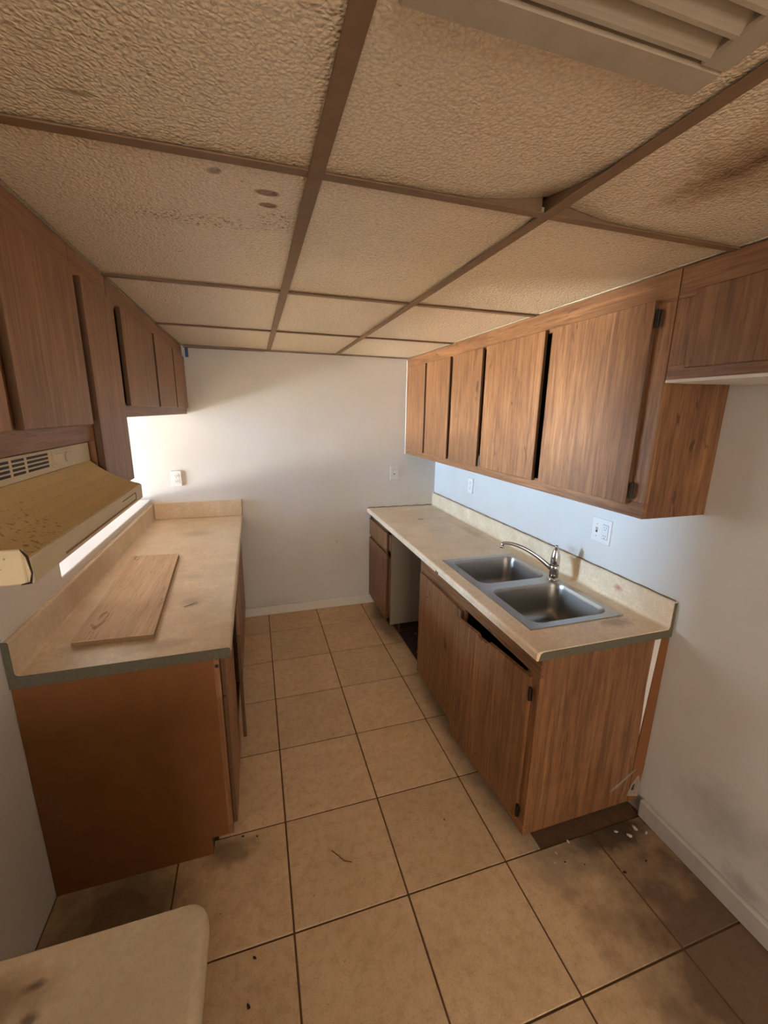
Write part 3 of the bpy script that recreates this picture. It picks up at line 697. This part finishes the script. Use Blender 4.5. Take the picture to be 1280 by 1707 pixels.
# faucet
fx, fy = 1.446, 1.672
fc = thing('faucet', 'chrome single-handle faucet with a long spout over the far bowl', 'faucet', (fx, fy, zr))
bm = bmesh.new(); lathe(bm, (fx, fy, 0), [(.030, zr), (.030, zr+.004), (.026, zr+.009), (.023, zr+.012)], 24); link('base_ring', bm, 'chrome', fc, True)
bm = bmesh.new(); lathe(bm, (fx, fy, 0), [(.0225, zr+.011), (.022, zr+.050), (.0245, zr+.054), (.0245, zr+.072), (.022, zr+.076)], 24); link('body', bm, 'chrome', fc, True)
bm = bmesh.new(); lathe(bm, (fx, fy, 0), [(.0215, zr+.076), (.0235, zr+.095), (.0230, zr+.115), (.0200, zr+.135), (.0150, zr+.155), (.0105, zr+.166), (.0070, zr+.170)], 24); h_ = link('handle', bm, 'chrome', fc, True)
bm = bmesh.new(); lathe(bm, (fx, fy, 0), [(.0045, zr+.169), (.0085, zr+.173), (.0090, zr+.178), (.0060, zr+.183), (.002, zr+.184)], 16); link('cap', bm, 'chrome', h_, True)
tip = Vector((1.236, 1.805, 1.090)); st = Vector((fx-.015, fy+.010, zr+.058))
pts, rad = [], []
for k in range(15):
    u = k/14; p = st.lerp(tip, u); p.z = st.z + (tip.z-st.z)*(1-(1-u)**1.7) + .004*math.sin(u*PI); pts.append(p); rad.append(.0125 - .0045*u)
d_ = (pts[-1]-pts[-3]); d_.z = 0; d_.normalize()
pts += [tip + d_*.010 + Vector((0, 0, -.001)), tip + d_*.017 + Vector((0, 0, -.007)), tip + d_*.019 + Vector((0, 0, -.018))]; rad += [.0085, .0095, .0100]
bm = bmesh.new(); tube(bm, pts, rad, 14); sp_ = link('spout', bm, 'chrome', fc, True)
e = tip + d_*.019; bm = bmesh.new(); lathe(bm, (e.x, e.y, 0), [(.0105, e.z-.016), (.0115, e.z-.018), (.0115, e.z-.027), (.009, e.z-.028)], 16); link('aerator', bm, 'chrome', sp_, True)

# ------------------------------------------------------------------ plywood board on the left counter
bd = thing('plywood_board', 'loose plywood offcut lying on the left counter', 'board', (-.55, 2.07, H))
q = [(-.664, 1.600), (-.396, 1.588), (-.452, 2.533), (-.694, 2.548)]
bm = bmesh.new(); slab(bm, q, H+.017, H+.021); link('face_veneer', bm, 'plywood_face', bd)
bm = bmesh.new(); slab(bm, q, H+.0005, H+.0168); link('core', bm, 'plywood_edge', bd)

# ------------------------------------------------------------------ outlets and switches
def plate_frame(org, u, n):
    u = Vector(u); n = Vector(n); z = Vector((0, 0, 1)); org = Vector(org)
    return lambda a, b, c_: org + u*a + z*b + n*c_
def pbox(name, mat, parent, F, a0, a1, b0, b1, c0, c1, bev=0, r=0):
    bm = bmesh.new()
    if r:
        P = rrect(a0, a1, b0, b1, r, 4)
    else: P = [(a0, b0), (a1, b0), (a1, b1), (a0, b1)]
    A = [bm.verts.new(F(x, y, c0)) for x, y in P]; Bv = [bm.verts.new(F(x*(1) , y, c1)) for x, y in P]; n = len(P)
    bm.faces.new(A); top = bm.faces.new(Bv[::-1])
    for i in range(n): bm.faces.new((A[i], A[(i+1) % n], Bv[(i+1) % n], Bv[i]))
    if bev: bmesh.ops.bevel(bm, geom=list(top.edges), offset=bev, segments=2, affect='EDGES', profile=.5)
    return link(name, bm, mat, parent)
def duplex(parent, F, ca=0.0):
    for zc in (.020, -.020):
        r = pbox('receptacle', 'white_plastic', parent, F, ca-.0165, ca+.0165, zc-.014, zc+.014, .005, .0075, 0, .010)
        pbox('slot', 'dark_slot', r, F, ca-.0080, ca-.0058, zc-.002, zc+.007, .0074, .0079); pbox('slot', 'dark_slot', r, F, ca+.0058, ca+.0080, zc-.002, zc+.006, .0074, .0079); pbox('slot', 'dark_slot', r, F, ca-.0025, ca+.0025, zc-.0095, zc-.005, .0074, .0079, 0, .002)
    pbox('screw', 'dark_metal', parent, F, ca-.002, ca+.002, -.002, .002, .005, .0062, 0, .0018)
o = thing('outlet', 'white duplex outlet on the end wall above the left counter', 'outlet', (-.587, YB, 1.228)); F = plate_frame((-.587, YB, 1.228), (1, 0, 0), (0, -1, 0))
pbox('plate', 'white_plastic', o, F, -.037, .037, -.059, .059, .0005, .006, .003); duplex(o, F)
o = thing('wall_switch', 'single white toggle switch on the end wall by the right corner', 'switch', (1.182, YB, 1.222)); F = plate_frame((1.182, YB, 1.222), (1, 0, 0), (0, -1, 0))
pbox('plate', 'white_plastic', o, F, -.037, .037, -.059, .059, .0005, .006, .003)
def toggle(o, F, ca=0):
    pbox('toggle_slot', 'dark_slot', o, F, ca-.0055, ca+.0055, -.012, .012, .0058, .0064); pbox('toggle', 'white_plastic', o, F, ca-.0045, ca+.0045, -.001, .011, .006, .017)
    for zz in (.030, -.030): pbox('screw', 'dark_metal', o, F, ca-.002, ca+.002, zz-.002, zz+.002, .0058, .0066, 0, .0018)
toggle(o, F)
o = thing('outlet', 'narrow white outlet on the right wall near the far corner', 'outlet', (XR, 2.832, 1.208)); F = plate_frame((XR, 2.832, 1.208), (0, -1, 0), (-1, 0, 0))
pbox('plate', 'white_plastic', o, F, -.036, .036, -.057, .057, .0005, .006, .003); duplex(o, F)
o = thing('outlet', 'wide white switch and outlet plate behind the faucet', 'outlet', (XR, 1.536, 1.207)); F = plate_frame((XR, 1.536, 1.207), (0, -1, 0), (-1, 0, 0))
pbox('plate', 'white_plastic', o, F, -.058, .058, -.060, .060, .0005, .006, .003); toggle(o, F, -.026)
g_ = pbox('receptacle', 'white_plastic', o, F, .010, .042, -.034, .034, .005, .0078, .001)
pbox('reveal', 'dark_slot', o, F, .0085, .0435, -.0355, .0355, .0050, .0062)
for zc in (.020, -.020):
    for aa in (.019, .031): pbox('slot', 'dark_slot', g_, F, aa, aa+.0022, zc-.003, zc+.006, .0077, .0082)
    pbox('slot', 'dark_slot', g_, F, .0235, .0285, zc-.011, zc-.007, .0077, .0082, 0, .0018)
for zc in (.0045, -.0045): pbox('test_button', 'white_plastic', g_, F, .020, .032, zc-.003, zc+.003, .0077, .0090)

# ------------------------------------------------------------------ small loose things
tp = bmesh.new(); abox(tp, -.447, -.425, YB-.004, YB-.0005, 2.120, ZC-.008)
tag(link('tape_piece', tp, 'blue_tape'), 'scrap of blue painter tape by the left cabinet top', 'tape')
def chip(name, mat, loc, s, label, cat, group=None):
    bm = bmesh.new(); bmesh.ops.create_icosphere(bm, subdivisions=1, radius=1)
    for v in bm.verts:
        k = random.uniform(.7, 1.25); v.co = Vector((v.co.x*s[0]*k, v.co.y*s[1]*k, v.co.z*s[2]))
    bmesh.ops.rotate(bm, verts=bm.verts, cent=(0, 0, 0), matrix=Matrix.Rotation(random.uniform(0, 3), 3, 'Z'))
    zmin = min(v.co.z for v in bm.verts)
    bmesh.ops.translate(bm, verts=bm.verts, vec=(loc[0], loc[1], loc[2]-zmin))
    return tag(link(name, bm, mat), label, cat, None, group)
chip('crumb', 'debris_pale', (-.284, 1.868, H), (.010, .006, .005), 'pale crumb on the left counter beside the plywood', 'crumb')
bm = bmesh.new(); tube(bm, [(-.33, 1.835, H+.002), (-.31, 1.85, H+.002), (-.292, 1.862, H+.002)], .0012, 5); tag(link('splinter', bm, 'plywood_edge'), 'thin brown splinter beside the crumb on the left counter', 'splinter')
bm = bmesh.new(); tube(bm, [(.210, 1.330, .0035), (.232, 1.303, .004), (.252, 1.275, .0035), (.280, 1.262, .0035)], .0017, 5); tag(link('twig', bm, 'twig_brown'), 'thin bent twig lying on a floor tile', 'twig')
FD = [(-.135, 1.492, .006, 'dark speck at the left cabinet toe kick, left of two'), (-.078, 1.476, .006, 'dark speck near the left cabinet toe kick, right of two'),
      (.711, 1.321, .005, 'lone dark speck on the tile right of the twig'), (-.108, .944, .009, 'largest dark speck, on the floor beside the near counter corner'),
      (-.09, 1.06, .007, 'dark speck on the grout line beside the near counter'), (1.10, 1.02, .006, 'dark speck on the floor below the front corner of the sink cabinet'),
      (1.17, .99, .004, 'tiny dark speck in front of the sink cabinet end'), (1.30, .92, .008, 'large dark speck on the grout before the sink cabinet end'), (1.42, .93, .006, 'dark speck on the stained tile by the right baseboard')]
for x, y, s, lab in FD: chip('floor_crumb', 'debris_dark', (x, y, .0008), (s, s*.6, s*.45), lab, 'debris', 'dark debris specks on the floor')
for x, y, s in ((1.09, 1.06, .007), (1.17, 1.085, .009), (1.44, 1.03, .014), (1.49, 1.05, .016), (1.52, 1.02, .010), (1.40, 1.06, .010), (1.06, 1.03, .005)):
    chip('plaster_crumb', 'debris_pale', (x, y, .0008), (s, s*.55, s*.35), 'pale plaster crumb at the foot of the sink cabinet end', 'debris', 'plaster crumbs by the sink cabinet')
for k in range(16):
    x = random.uniform(1.09, 1.40); y = random.uniform(2.36, 2.85); s = random.uniform(.012, .03)
    chip('rubble', random.choice(['debris_dark', 'caulk', 'debris_dark']), (x, y, .001), (s, s*.7, s*.4), 'dark rubble piece in the empty dishwasher bay', 'debris', 'rubble in the dishwasher bay')
